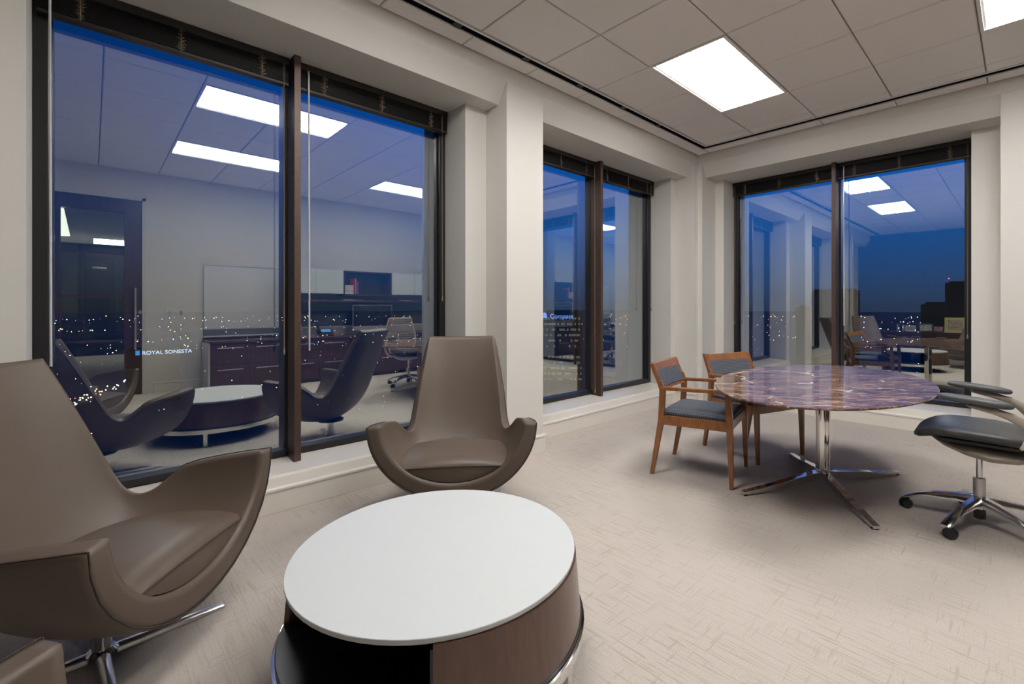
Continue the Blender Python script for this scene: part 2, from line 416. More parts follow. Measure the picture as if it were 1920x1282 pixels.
blind('x', WIN_R[0]+.012, w3-.028, 'raised dark venetian blind over the marble-table window pane next to the room corner', None, .025, .9, 1.03)
blind('x', w3+.028, WIN_R[1]-.012, 'raised dark venetian blind over the marble-table window pane beside the mesh task chair', .05, .975, 1.0, .95)

# ------------------------------------------------------------------ ceiling
ceil = MB().box(.010, W, YB, -.010, H+.014, H+.09).box(-.3, W, YB, .4, H+.09, H+.14).build('ceiling', M['tee'])
tag(ceil, 'suspended ceiling of pale square tiles in a narrow grid', 'ceiling', kind='structure')
PT = .6096; X0 = .775; Y0 = -1.043
XS, YS = .245, -.272                     # inner edge of the slot diffuser
xl = [XS] + [X0 + PT*i for i in range(7) if X0+PT*i < W-.02] + [W]
yl = [YS] + [Y0 + PT*1] + [Y0 - PT*j for j in range(0, 12) if Y0-PT*j > YB+.02] + [YB]
yl = sorted(set(round(y, 4) for y in yl))
LIGHTS = [(X0, Y0-2*PT), (X0+3*PT, Y0-2*PT), (X0, Y0-6*PT), (X0+3*PT, Y0-6*PT)]
def is_light(x, y): return any(lx-.01 < x < lx+PT+.01 and ly-.01 < y < ly+2*PT+.01 for lx, ly in LIGHTS)
full = None; gp = .0048
def tile_mesh(w, h):
    e = .006
    r = [[(-w/2, -h/2, .016), (w/2, -h/2, .016), (w/2, h/2, .016), (-w/2, h/2, .016)],
         [(-w/2, -h/2, .005), (w/2, -h/2, .005), (w/2, h/2, .005), (-w/2, h/2, .005)],
         [(-w/2+e, -h/2+e, 0), (w/2-e, -h/2+e, 0), (w/2-e, h/2-e, 0), (-w/2+e, h/2-e, 0)]]
    m = MB().loft(r).mesh('tile'); m.materials.append(M['tile']); return m
cache = {}
def tile(x0, x1, y0, y1):
    k = (round(x1-x0, 3), round(y1-y0, 3))
    if k not in cache: cache[k] = tile_mesh(x1-x0-2*gp, y1-y0-2*gp)
    o = bpy.data.objects.new('tile', cache[k]); C.objects.link(o); o.parent = ceil; o.location = ((x0+x1)/2, (y0+y1)/2, H)
for i in range(len(xl)-1):
    for j in range(len(yl)-1):
        if is_light((xl[i]+xl[i+1])/2, (yl[j]+yl[j+1])/2): continue
        if xl[i+1]-xl[i] < .03 or yl[j+1]-yl[j] < .03: continue
        tile(xl[i], xl[i+1], yl[j], yl[j+1])
# perimeter tiles outside the slot diffuser
SX0, SX1 = .163, .222; SY0, SY1 = -.178, -.252
ys = [ -.012 ] + [y for y in reversed(yl) if y < -.5]
for a, b in zip(ys[:-1], ys[1:]): tile(.010, SX0-.004, b, a)
xs = [SX0-.004] + [x for x in xl if x > .5]
for a, b in zip(xs[:-1], xs[1:]): tile(a, b, -.166, -.010)
slot = MB()
slot.box(SX0, SX1, YB, SY0, H+.006, H+.015); slot.box(SX1, W, SY1, SY0, H+.006, H+.015)
slot.build('slot_diffuser', M['slot'], ceil)
tr = MB(); tr.box(SX1, SX1+.016, YB, SY1, H-.004, H+.013); tr.box(SX1, W, SY1-.016, SY1, H-.004, H+.013)
tr.box(SX0-.005, SX0, YB, SY0+.005, H-.004, H+.013); tr.box(SX0, W, SY0, SY0+.005, H-.004, H+.013)
tr.build('diffuser_edge', M['housing'], ceil)
blade = MB().box(SX0+.004, SX1-.004, -.03, .03, H-.003, H+.004)
b0 = blade.build('diffuser_blade', M['bronze'], ceil); b0.location = (0, -1.2, 0)
for k in range(1, 9): inst(b0, 'diffuser_blade', ceil, (0, -1.2-k*.61, 0))

def troffer(x, y, label, name):
    root = thing(name, label, 'ceiling light', (x, y, H), group='recessed troffer lights')
    w, l = PT, 2*PT
    m = MB()
    for a in ((.004, .022, .004, l-.004), (w-.022, w-.004, .004, l-.004), (.022, w-.022, .004, .022), (.022, w-.022, l-.022, l-.004)):
        m.box(a[0], a[1], a[2], a[3], -.003, .012)
    m.build('frame', M['housing'], root)
    MB().box(.01, w-.01, .01, l-.01, .008, .0135).build('housing', M['housing'], root)
    for s in (0, 1):                      # two concave lens halves
        pr_ = []
        for k in range(9):
            t = k/8; pr_.append((.024 + t*.262, .010 - .012*math.sin(PI*t)**.8))
        pts = pr_ + [(.286, .0125), (.024, .0125)]
        if s: pts = [(w-a, b) for a, b in pts]
        MB().prism(pts, .024, l-.024, 'y').build('lens', M['lens'], root, smooth=True)
    MB().prism([(.290, .011), (.296, -.008), (w-.296, -.008), (w-.290, .011)], .024, l-.024, 'y').build('lamp_basket', M['lens_mid'], root)
    return root
tl = ['glowing recessed ceiling light above the two wooden guest chairs',
      'glowing recessed ceiling light above the mesh task chair',
      'glowing recessed ceiling light above the white round coffee table',
      'glowing recessed ceiling light in front of the whiteboard']
for k, ((x, y), t) in enumerate(zip(LIGHTS, tl)): troffer(x, y, t, 'ceiling_light' if k < 2 else 'ceiling_light_offscreen')
dl = thing('downlight_offscreen', 'small round recessed downlight near the dark panelled wall', 'ceiling light', (1.04, -6.8, H))
MB().lathe([(.055, -.004), (.085, -.004), (.085, .008), (.055, .008)], 28).build('trim_ring', M['housing'], dl)
MB().lathe([(.002, .002), (.056, .002), (.056, .008), (.002, .008)], 24).build('bulb', M['downlight'], dl)

# ------------------------------------------------------------------ lounge chairs
def lounge_chair(name, label, loc, face, group='high-backed taupe leather lounge chairs'):
    """local frame: x to the sitter's left..right, -y is the front, +y the back; origin on the floor under the seat"""
    rz = math.atan2(face[1], face[0]) + PI/2
    root = thing(name, label, 'chair', (loc[0], loc[1], 0), rz, group)
    # edge path (half width, depth, height) and centre path (depth, height) of the shell's middle surface
    E = [(.412, .000, .585), (.412, .100, .574), (.404, .200, .560), (.392, .290, .545), (.380, .335, .530), (.358, .375, .490),
         (.326, .415, .446), (.300, .465, .436), (.288, .520, .490), (.279, .570, .590), (.266, .620, .700), (.250, .675, .820), (.232, .735, .940), (.222, .768, .998)]
    K = [(.000, .222), (.100, .208), (.200, .203), (.290, .208), (.365, .224), (.430, .252), (.485, .292), (.532, .345), (.575, .415),
         (.620, .515), (.662, .630), (.706, .760), (.755, .900), (.790, .998)]
    KK = [1, 1, 1, 1, .95, .86, .74, .60, .45, .30, .20, .13, .08, .06]
    TH = [.074, .076, .076, .074, .072, .070, .068, .066, .066, .066, .066, .066, .064, .062]
    NU = 17; rows = []
    for (w, dy, z), (cy, cz), k in zip(E, K, KK):
        r = []
        for j in range(NU):
            u = -1 + 2*j/(NU-1)
            a = abs(u)*PI/2
            xs_ = k*math.sin(a) + (1-k)*abs(u); g = k*(1-math.cos(a)) + (1-k)*abs(u)**2.4
            r.append(Vector((math.copysign(w*xs_, u), cy + (dy-cy)*g, cz + (z-cz)*g)))
        rows.append(r)
    NS = len(rows)
    def nrm(i, j):
        du = rows[i][min(j+1, NU-1)] - rows[i][max(j-1, 0)]; dv = rows[min(i+1, NS-1)][j] - rows[max(i-1, 0)][j]
        return du.cross(dv).normalized()
    inn, out = [], []
    for i in range(NS):
        a, b = [], []
        for j in range(NU):
            u = abs(-1 + 2*j/(NU-1)); t = TH[i]*(1 + .35*(1-u)*KK[i]); n_ = nrm(i, j)
            if i == 0: n_ = Vector((n_.x, 0, n_.z)).normalized()
            a.append(rows[i][j] + n_*t/2); b.append(rows[i][j] - n_*t/2)
        inn.append(a); out.append(b)
    m = MB(); G = lambda i, j: i*NU + j; O = NS*NU
    m.v = [tuple(p) for r in inn for p in r] + [tuple(p) for r in out for p in r]
    for i in range(NS-1):
        for j in range(NU-1):
            m.f.append((G(i, j), G(i, j+1), G(i+1, j+1), G(i+1, j))); m.f.append((O+G(i, j), O+G(i+1, j), O+G(i+1, j+1), O+G(i, j+1)))
    for j in range(NU-1):
        m.f.append((G(0, j), O+G(0, j), O+G(0, j+1), G(0, j+1))); m.f.append((G(NS-1, j), G(NS-1, j+1), O+G(NS-1, j+1), O+G(NS-1, j)))
    for i in range(NS-1):
        m.f.append((G(i, 0), G(i+1, 0), O+G(i+1, 0), O+G(i, 0))); m.f.append((G(i, NU-1), O+G(i, NU-1), O+G(i+1, NU-1), G(i+1, NU-1)))
    sh = m.build('shell', M['leather'], root, smooth=True, angle=180)
    rim = set()
    for j in range(NU-1):
        for i in (0, NS-1):
            rim.add(frozenset((G(i, j), G(i, j+1)))); rim.add(frozenset((O+G(i, j), O+G(i, j+1))))
    for i in range(NS-1):
        for j in (0, NU-1):
            rim.add(frozenset((G(i, j), G(i+1, j)))); rim.add(frozenset((O+G(i, j), O+G(i+1, j))))
    for i in (0, NS-1):
        for j in (0, NU-1): rim.add(frozenset((G(i, j), O+G(i, j))))
    at = sh.data.attributes.new('crease_edge', 'FLOAT', 'EDGE')
    for e in sh.data.edges:
        if frozenset(e.vertices) in rim: at.data[e.index].value = .88
    ss = sh.modifiers.new('subsurf', 'SUBSURF'); ss.levels = 2; ss.render_levels = 2
    # piped seams along the front and along both arm edges
    def seam(pts): 
        q = MB(); q.tube(pts, .0022, 5); return q
    q = seam([p.lerp(p2, .10) + Vector((0, -.0004, 0)) for p, p2 in zip(out[0], inn[0])]); q.build('piping', M['piping'], root)
    for j in (0, NU-1):
        seam([out[i][j].lerp(inn[i][j], .07) for i in range(NS)]).build('piping', M['piping'], root)
    # seat cushion: a segment lying in the U, its top a crowned chord
    def u_inner(y, zc):
        i = 0
        while i < NS-2 and inn[i+1][NU//2].y < y: i += 1
        t = (y-inn[i][NU//2].y)/max(1e-6, inn[i+1][NU//2].y-inn[i][NU//2].y); t = max(0, min(1, t))
        return [inn[i][j].lerp(inn[i+1][j], t) for j in range(NU)]
    rings = []; depth = [.020, .045, .12, .22, .32, .40, .45, .485]
    for q_, y in enumerate(depth):
        prof = u_inner(y, 0); zt = [.352, .366, .374, .378, .380, .380, .374, .355][q_]
        zmin = min(p.z for p in prof); half = []
        zt = max(zt, zmin+.006)
        # half width of the inner U at the chord height
        R_ = prof[NU//2:]; wch = R_[-1].x
        for a, b in zip(R_[:-1], R_[1:]):
            if a.z <= zt <= b.z: wch = a.x + (b.x-a.x)*(zt-a.z)/max(1e-6, b.z-a.z); break
        wch = min(wch, .31)*[1, 1, 1, 1, .98, .94, .86, .72][q_] - .002
        ring = []; N = 12
        for k in range(N+1):                                  # top, left to right, crowned
            u = -1 + 2*k/N; ring.append(Vector((wch*u, y, zt + .020*(1-u*u)*(0.25 if q_ == 0 else 1))))
        for k in range(1, N):                                 # bottom, right to left, following the U
            u = 1 - 2*k/N; x = wch*u; zb = zmin
            for a, b in zip(R_[:-1], R_[1:]):
                if a.x <= abs(x) <= b.x: zb = a.z + (b.z-a.z)*(abs(x)-a.x)/max(1e-6, b.x-a.x); break
            ring.append(Vector((x, y, min(zb+.004, zt-.004))))
        rings.append(ring)
    cu = MB().loft(rings).build('seat_cushion', M['leather'], root, smooth=True, angle=50)
    sq = MB().tube([p + Vector((0, -.001, .001)) for p in rings[0][:13]], .003, 6).build('cushion_piping', M['piping'], root)
    # chrome pedestal with a flat four-star base
    MB().lathe([(.030, .02), (.030, .17)], 24, 0, .34).build('pedestal_column', M['chrome'], root, smooth=True)
    MB().lathe([(.11, .165), (.11, .180), (.03, .180), (.03, .165)], 24, 0, .34).build('swivel_plate', M['black'], root)
    MB().lathe([(.045, .002), (.045, .022), (.034, .032), (.002, .032)], 24, 0, .34).build('base_hub', M['chrome'], root, smooth=True, angle=30)
    for k in range(4):
        a = PI/4 + k*PI/2; d = Vector((math.cos(a), math.sin(a), 0)); o_ = Vector((0, .34, 0))
        e_ = Vector((-d.y, d.x, 0))
        MB().loft([[o_ + d*r_ + e_*w_*.5*math.cos(t) + Vector((0, 0, .002 + h_*max(0, math.sin(t)))) for t in [PI*q/8 for q in range(9)]] for r_, w_, h_ in ((.02, .046, .026), (.20, .040, .022), (.35, .034, .016), (.362, .026, .006))]).build('base_leg', M['alu_soft'], root, smooth=True, angle=40)
    return root
def place(front_mid, face):    # front_mid: midpoint between the arm tips
    f = Vector((face[0], face[1])).normalized(); return (front_mid[0], front_mid[1]), (f.x, f.y)
l, f = place((.800, -5.090), (.655, .755)); lounge_chair('lounge_chair', 'taupe leather high-backed lounge chair beside the long window, farthest from the broad pier', l, f)
l, f = place((.705, -4.005), (.795, -.606)); lounge_chair('lounge_chair', 'taupe leather high-backed lounge chair in front of the broad wall pier', l, f)
T1 = Vector((1.515, -5.435)); F3 = Vector((-.47, .88)).normalized(); R3 = Vector((F3.y, -F3.x)); fm = T1 + R3*.43
l, f = place((fm.x, fm.y), (F3.x, F3.y)); lounge_chair('lounge_chair', 'taupe leather lounge chair facing the coffee table from the side away from the windows', l, f)

# ------------------------------------------------------------------ round coffee table
ct = thing('coffee_table', 'round white-topped coffee table with a dark walnut drum and chrome legs', 'table', (1.376, -4.502, 0))
def disc(r0, r1, z0, z1, n=72): return MB().lathe([(.001, z0), (r0, z0), (r1, z1), (.001, z1)], n)
disc(.474, .476, .366, .382).build('table_top', M['white_top'], ct, bevel=.002, smooth=True, angle=30)
disc(.455, .455, .352, .366).build('top_panel', M['ebony'], ct)
disc(.498, .498, .150, .166).build('bottom_shelf', M['ebony'], ct, bevel=.002, smooth=True, angle=30)
def arc_panel(a0, a1, r0t, r0b, th, z0, z1, n=40):
    rings = []
    for k in range(n+1):
        a = math.radians(a0 + (a1-a0)*k/n); c, s = math.cos(a), math.sin(a)
        rings.append([(c*r0b, s*r0b, z0), (c*r0t, s*r0t, z1), (c*(r0t-th), s*(r0t-th), z1), (c*(r0b-th), s*(r0b-th), z0)])
    return MB().loft(rings)
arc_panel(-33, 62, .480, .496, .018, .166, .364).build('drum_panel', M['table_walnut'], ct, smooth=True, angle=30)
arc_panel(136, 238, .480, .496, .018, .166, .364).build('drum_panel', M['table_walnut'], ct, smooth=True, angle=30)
for a in (-33, 62, 136, 238):
    t = math.radians(a); d = Vector((math.cos(t), math.sin(t), 0)); 
    MB().bar(d*.12 + Vector((0, 0, .259)), d*.476 + Vector((0, 0, .259)), .016, .186).build('partition', M['ebony'], ct)
MB().lathe([(.11, .166), (.11, .352)], 28).build('core', M['ebony'], ct, smooth=True, angle=30)
MB().lathe([(.470, .112), (.506, .112), (.508, .148), (.470, .150)], 72).build('base_ring', M['chrome'], ct, smooth=True, angle=30)
for k in range(4):
    a = math.radians(20 + 90*k); d = Vector((math.cos(a), math.sin(a), 0))
    MB().bar(d*.485, d*.485 + Vector((0, 0, .13)), .03, .03, side=(d.y, -d.x, 0)).build('leg', M['chrome'], ct, bevel=.002)

# ------------------------------------------------------------------ oval marble table
mt = thing('marble_table', 'oval brown marble table on a polished chrome four-star base', 'table', (1.862, -1.83, 0), math.radians(2.8))
def oval(a, b, z, n=96): return [(a*math.cos(2*PI*k/n), b*math.sin(2*PI*k/n), z) for k in range(n)]
MB().loft([oval(.50, .93, .684), oval(.600, 1.036, .697), oval(.604, 1.040, .702), oval(.604, 1.040, .705), oval(.601, 1.037, .708)]).build('table_top', M['marble'], mt, smooth=True, angle=25)
lob = []
for k in range(48):
    a = 2*PI*k/48; r = .043 - .006*abs(math.sin(2*a))**3
    lob.append((r*math.cos(a), r*math.sin(a)))
MB().prism(lob, .11, .69, 'z').build('column', M['chrome'], mt, smooth=True, angle=50)
MB().lathe([(.20, .676), (.20, .688), (.04, .688), (.04, .66), (.06, .676)], 32).build('mounting_plate', M['chrome'], mt)
MB().lathe([(.040, .052), (.046, .06), (.046, .112), (.002, .114), (.002, .052)], 28).build('hub', M['chrome'], mt, smooth=True, angle=30)
tips = [Vector(p) - Vector((1.862, -1.83)) for p in ((1.522, -2.372), (2.231, -2.356), (2.21, -1.222), (1.524, -1.30))]
for p in tips:
    d = Vector((p.x, p.y, 0)).normalized(); e = Vector((d.y, -d.x, 0)); Lg = Vector((p.x, p.y, 0)).length
    def sec(r, w, zb, zt): return [d*r - e*w*.35 + Vector((0,0,zb)), d*r + e*w*.35 + Vector((0,0,zb)), d*r + e*w*.5 + Vector((0,0,zt)), d*r - e*w*.5 + Vector((0,0,zt))]
    MB().loft([sec(.02, .052, .052, .106), sec(.20, .050, .030, .082), sec(Lg*.62, .046, .012, .052), sec(Lg-.005, .040, .004, .026)]).build('foot', M['chrome'], mt, bevel=.003)
    MB().loft([sec(Lg-.03, .04, .0, .006), sec(Lg-.012, .04, .0, .006)]).build('glide', M['plastic_black'], mt)

# ------------------------------------------------------------------ wooden guest chairs
def guest_chair(label, loc, face):
    rz = math.atan2(face[1], face[0]) - PI/2
    root = thing('guest_chair', label, 'chair', (loc[0], loc[1], 0), rz, 'wooden guest chairs at the marble table')
    # +y is the front, origin midway between the rear legs on the floor
    hw, D = .262, .50
    for s in (-1, 1):
        MB().loft([[(s*(hw-.002)+a, b-.035, 0) for a, b in ((-.011, -.014), (.011, -.014), (.011, .014), (-.011, .014))],
                   [(s*hw+a, b+.035, .40) for a, b in ((-.014, -.021), (.014, -.021), (.014, .021), (-.014, .021))],
                   [(s*hw+a, b+.045, .61) for a, b in ((-.014, -.020), (.014, -.020), (.014, .020), (-.014, .020))],
                   [(s*hw+a, b+.020, .68) for a, b in ((-.013, -.018), (.013, -.018), (.013, .018), (-.013, .018))]]).build('rear_leg', M['cherry'], root, bevel=.002)
        MB().loft([[(s*hw+a, b+D+.012, 0) for a, b in ((-.010, -.012), (.010, -.012), (.010, .012), (-.010, .012))],
                   [(s*hw+a, b+D, .44) for a, b in ((-.014, -.022), (.014, -.022), (.014, .022), (-.014, .022))],
                   [(s*hw+a, b+D-.012, .628) for a, b in ((-.013, -.017), (.013, -.017), (.013, .017), (-.013, .017))]]).build('front_leg', M['cherry'], root, bevel=.002)
        MB().bar((s*hw, .052, .402), (s*hw, D-.01, .410), .024, .066).build('seat_rail', M['cherry'], root, bevel=.002)
        MB().bar((s*hw, .03, .626), (s*hw, D+.006, .640), .044, .024, .040, .024).build('arm', M['cherry'], root, bevel=.004)
    MB().box(-hw, hw, D-.016, D+.010, .382, .442).build('seat_rail', M['cherry'], root, bevel=.002)
    MB().box(-hw, hw, .030, .054, .372, .432).build('seat_rail', M['cherry'], root, bevel=.002)
    # curved backrest
    def curve(u, z):       # u in -1..1
        t = (z-.60)/.19
        return (u*(hw+.012), .040 - .085*t - .032*(1-u*u) - .004, z)
    def panel(u0, u1, z0, z1, th, n=12):
        rings = []
        for k in range(n+1):
            u = u0 + (u1-u0)*k/n
            a, b = Vector(curve(u, z0)), Vector(curve(u, z1)); o_ = Vector((0, th, 0))
            dip = .010*(u*u)
            rings.append([a, a+o_, b+o_+Vector((0, 0, dip if z1 > .75 else 0)), b+Vector((0, 0, dip if z1 > .75 else 0))])
        return MB().loft(rings)
    panel(-1, 1, .735, .790, .030).build('back_rail', M['cherry'], root, bevel=.003, smooth=True)
    panel(-1, 1, .600, .628, .028).build('lower_back_rail', M['cherry'], root, bevel=.003, smooth=True)
    panel(-1, -.86, .620, .745, .029, 2).build('back_stile', M['cherry'], root); panel(.86, 1, .620, .745, .029, 2).build('back_stile', M['cherry'], root)
    bp_ = panel(-.87, .87, .622, .740, .036); bp_.v = [(x, y-.003, z) for x, y, z in bp_.v]
    bp_.build('back_upholstery', M['fabric_back'], root, smooth=True, bevel=.004)
    # seat pad
    rings = []
    for z, k in ((.425, .965), (.440, 1.0), (.458, .995), (.470, .955), (.476, .86), (.479, .5)):
        r = []
        for q in range(40):
            a = 2*PI*q/40; c, s = math.cos(a), math.sin(a); e = .16
            r.append((math.copysign(abs(c)**e, c)*(hw-.008)*k, .268 + math.copysign(abs(s)**e, s)*.236*k, z))
        rings.append(r)
    MB().loft(rings).build('seat_pad', M['fabric'], root, smooth=True, angle=60)
    return root
guest_chair('cherry-wood guest armchair at the marble table, the one nearer the broad wall pier', (.905, -2.200), (.975, .22))
guest_chair('cherry-wood guest armchair at the marble table, the one nearer the room corner', (.985, -1.315), (.93, -.30))

# ------------------------------------------------------------------ mesh task chair
def task_chair(label, loc, face):
    rz = math.atan2(face[1], face[0]) - PI/2
    root = thing('task_chair', label, 'chair', (loc[0], loc[1], 0), rz)
    base_off = math.radians(90)
    for k in range(5):
        a = math.radians(178) - rz + k*2*PI/5; d = Vector((math.cos(a), math.sin(a), 0)); e = Vector((-d.y, d.x, 0))
        def sec(r, w, z, h):
            return [d*r + e*w*x_ + Vector((0, 0, z+h*y_)) for x_, y_ in ((-.5, -.3), (.5, -.3), (.5, .1), (.25, .5), (-.25, .5), (-.5, .1))]
        leg = MB().loft([sec(.028, .062, .135, .060), sec(.10, .052, .132, .046), sec(.19, .046, .118, .034), (sec(.265, .048, .095, .026)), sec(.325, .052, .070, .018), sec(.345, .040, .064, .010)])
        lo = leg.build('base_leg', M['alu'], root, smooth=True, angle=40)
        c0 = d*.318; ca = a + .9 + k*.7; cdv = Vector((math.cos(ca), math.sin(ca), 0)); ce = Vector((-cdv.y, cdv.x, 0))
        cm = MB()
        for s in (-1, 1):
            ctr = c0 + cdv*.012 + Vector((0, 0, .029))
            rings = []
            for t, rr in ((.004, .022), (.006, .028), (.020, .028), (.023, .022)):
                rings.append([ctr + ce*s*t + cdv*rr*math.cos(2*PI*q/16) + Vector((0, 0, rr*math.sin(2*PI*q/16))) for q in range(16)])
            cm.loft(rings)
        cm.tube([c0 + Vector((0, 0, .03)), c0 + Vector((0, 0, .072))], .009, 8)
        cm.build('caster', M['plastic_black'], lo, smooth=True, angle=40)
    MB().lathe([(.034, .10), (.034, .165), (.020, .168), (.002, .168), (.002, .10)], 24).build('hub', M['alu'], root, smooth=True, angle=30)
    MB().lathe([(.027, .165), (.027, .265), (.002, .265), (.002, .165)], 24).build('column_sleeve', M['silver'], root, smooth=True, angle=30)
    MB().lathe([(.014, .26), (.014, .39), (.002, .39), (.002, .26)], 18).build('gas_lift', M['alu'], root, smooth=True, angle=30)
    MB().lathe([(.026, .045), (.026, .105), (.002, .105), (.002, .045)], 18).build('lift_foot', M['plastic_black'], root, smooth=True, angle=30)
    # mechanism shell below the seat
    rings = []
    for y, w, zt, zb in ((.20, .05, .432, .412), (.14, .12, .430, .378), (.05, .16, .428, .345), (-.05, .17, .424, .328), (-.15, .16, .420, .338), (-.24, .12, .425, .372)):
        rings.append([Vector((w*math.cos(t), y, (zt+zb)/2 + (zt-zb)/2*math.sin(t))) for t in [2*PI*q/20 for q in range(20)]])
    MB().loft(rings).build('mechanism', M['beige'], root, smooth=True)
    MB().box(-.15, .15, -.16, .17, .424, .446).build('seat_pan', M['plastic_black'], root, bevel=.006)
    # seat pad: waterfall front, slightly dished
    rings = []; NQ = 44
    for dz, k in ((-.030, .80), (-.027, .92), (-.014, .985), (0, 1.0), (.011, .975), (.018, .90), (.020, .6), (.016, .2)):
        r = []
        for q in range(NQ):
            a = 2*PI*q/NQ; c, s = math.cos(a), math.sin(a); e = .52
            x = math.copysign(abs(c)**e, c)*.245*k; y = .022 + math.copysign(abs(s)**e, s)*.257*k
            z = .478 + dz + (-.030*max(0, (y-.10)/.15)**2) - .018*max(0, -(y+.05)/.2) + .022*(x/.245)**2
            r.append((x, y, z))
        rings.append(r)
    MB().loft(rings).build('seat', M['plastic_dark'], root, smooth=True, angle=60)
    # arms
    for s in (-1, 1):
        path = [(s*.17, -.20, .375), (s*.24, -.24, .42), (s*.275, -.23, .52), (s*.285, -.17, .605), (s*.285, -.07, .645), (s*.28, .06, .660)]
        P = [Vector(p) for p in path]; rings = []
        for i, p in enumerate(P):
            dd = (P[min(i+1, len(P)-1)] - P[max(i-1, 0)]).normalized(); n1 = Vector((1, 0, 0)); n1 = (n1 - dd*n1.dot(dd)).normalized(); n2 = dd.cross(n1)
            w, h = ((.035, .055), (.034, .06), (.030, .060), (.030, .050), (.032, .034), (.036, .024))[i]
            rings.append([p + n1*w*.5*math.cos(t) + n2*h*.5*math.sin(t) for t in [2*PI*q/14 for q in range(14)]])
        MB().loft(rings).build('arm_support', M['beige'], root, smooth=True, angle=60, subsurf=1)
        rings = []
        for dz, k in ((-.016, .86), (-.010, .97), (0, 1.0), (.010, .95), (.015, .8), (.016, .4)):
            r = []
            for q in range(28):
                a = 2*PI*q/28; c, sn = math.cos(a), math.sin(a)
                y = .01 + math.copysign(abs(sn)**.6, sn)*.145*k
                r.append((s*.283 + math.copysign(abs(c)**.7, c)*.046*k*(1 - .12*y), y, .684 + dz + .012*y/.145))
            rings.append(r)
        MB().loft(rings).build('arm_pad', M['pad'], root, smooth=True, angle=60)
    # lattice back
    def bk(u, v):          # u -1..1 across, v 0..1 up
        w = .215 + .035*math.sin(PI*min(1, v*1.1)) - .03*v**6; y = -.235 - .05*math.sin(PI*v*.9) - .055*v + .075*u*u*(1-.5*v)
        return Vector((u*w, y, .46 + v*.52))
    rim = [bk(-1 + 2*k/16, 0) for k in range(17)] + [bk(1, k/16) for k in range(1, 17)] + [bk(1 - 2*k/16, 1) for k in range(1, 17)] + [bk(-1, 1-k/16) for k in range(1, 16)]
    rim.append(rim[0]); MB().tube(rim, .011, 8).build('back_frame', M['cream'], root, smooth=True)
    lm = MB(); nu, nv = 26, 30
    for i in range(1, nu):
        u = -1 + 2*i/nu; pts = [bk(u + .012*(-1)**(k)*(1 if i % 2 else -1), k/nv) for k in range(nv+1)]
        lm.tube(pts, .0036, 4)
    for k in range(2, nv, 2): lm.tube([bk(-1 + 2*i/nu, k/nv) for i in range(nu+1)], .0028, 4)
    lt = lm.build('lattice', M['cream'], root); lt['kind'] = 'stuff'
    MB().tube([(0, -.20, .38), (0, -.30, .45), (0, -.335, .58), (0, -.345, .70)], [.03, .028, .022, .016], 12).build('back_spine', M['beige'], root, smooth=True)
    for s in (-1, 1): MB().tube([(0, -.34, .60), (s*.10, -.325, .64), (s*.20, -.245, .66)], [.015, .012, .010], 8).build('back_bracket', M['plastic_dark'], root, smooth=True)
    for o in C.objects:
        if o.parent == root and o.name.split('.')[0] not in ('base_leg', 'hub', 'column_sleeve', 'gas_lift', 'lift_foot'): o.location.z += .045
    return root
task_chair('swivel task chair with cream lattice back and dark grey seat', (2.640, -1.86), (-.999, -.02))

# ------------------------------------------------------------------ wall opposite the windows
# door with four glass lites
dr = thing('door_1', 'dark walnut door with four stacked glass lites and a long steel pull', 'door', kind='structure')
m = MB(); x0, x1 = W-.012, W+.15
for a in ((DY0, DY0+.045, 0, DZ), (DY1-.045, DY1, 0, DZ), (DY0, DY1, DZ-.045, DZ)): m.box(x0, x1, a[0], a[1], a[2], a[3])
m.build('door_frame', M['frame_white'], dr, bevel=.003)
y0, y1 = DY0+.048, DY1-.048; gy0, gy1 = -5.655, -5.057
m = MB(); lx0, lx1 = W+.004, W+.049
m.box(lx0, lx1, y0, gy0, .008, DZ-.048); m.box(lx0, lx1, gy1, y1, .008, DZ-.048); m.box(lx0, lx1, gy0, gy1, 2.48, DZ-.048); m.box(lx0, lx1, gy0, gy1, .008, .15)
m.build('door_leaf', M['walnut'], dr, bevel=.002)
zz = [.15, .745, 1.345, 1.930, 2.48]
for z in zz[1:-1]: MB().box(lx0+.006, lx1-.006, gy0, gy1, z-.014, z+.014).build('glazing_bar', M['walnut'], dr)
for a, b in zip(zz[:-1], zz[1:]): MB().box(lx0+.02, lx0+.026, gy0, gy1, a+.01, b-.01).build('pane', M['clear_glass'], dr)
MB().tube([(W-.045, -4.949, .62), (W-.045, -4.949, 1.47)], .014, 12).tube([(W-.045, -4.949, .72), (W+.01, -4.949, .72)], .007, 8).tube([(W-.045, -4.949, 1.37), (W+.01, -4.949, 1.37)], .007, 8).build('pull_handle', M['silver'], dr, smooth=True)
m = MB(); m.loft([[(W+x, -4.893 + .024*math.cos(2*PI*k/20), 1.135 + .024*math.sin(2*PI*k/20)) for k in range(20)] for x in (.006, -.010)]); m.build('lock_cylinder', M['silver'], dr, smooth=True, angle=30)
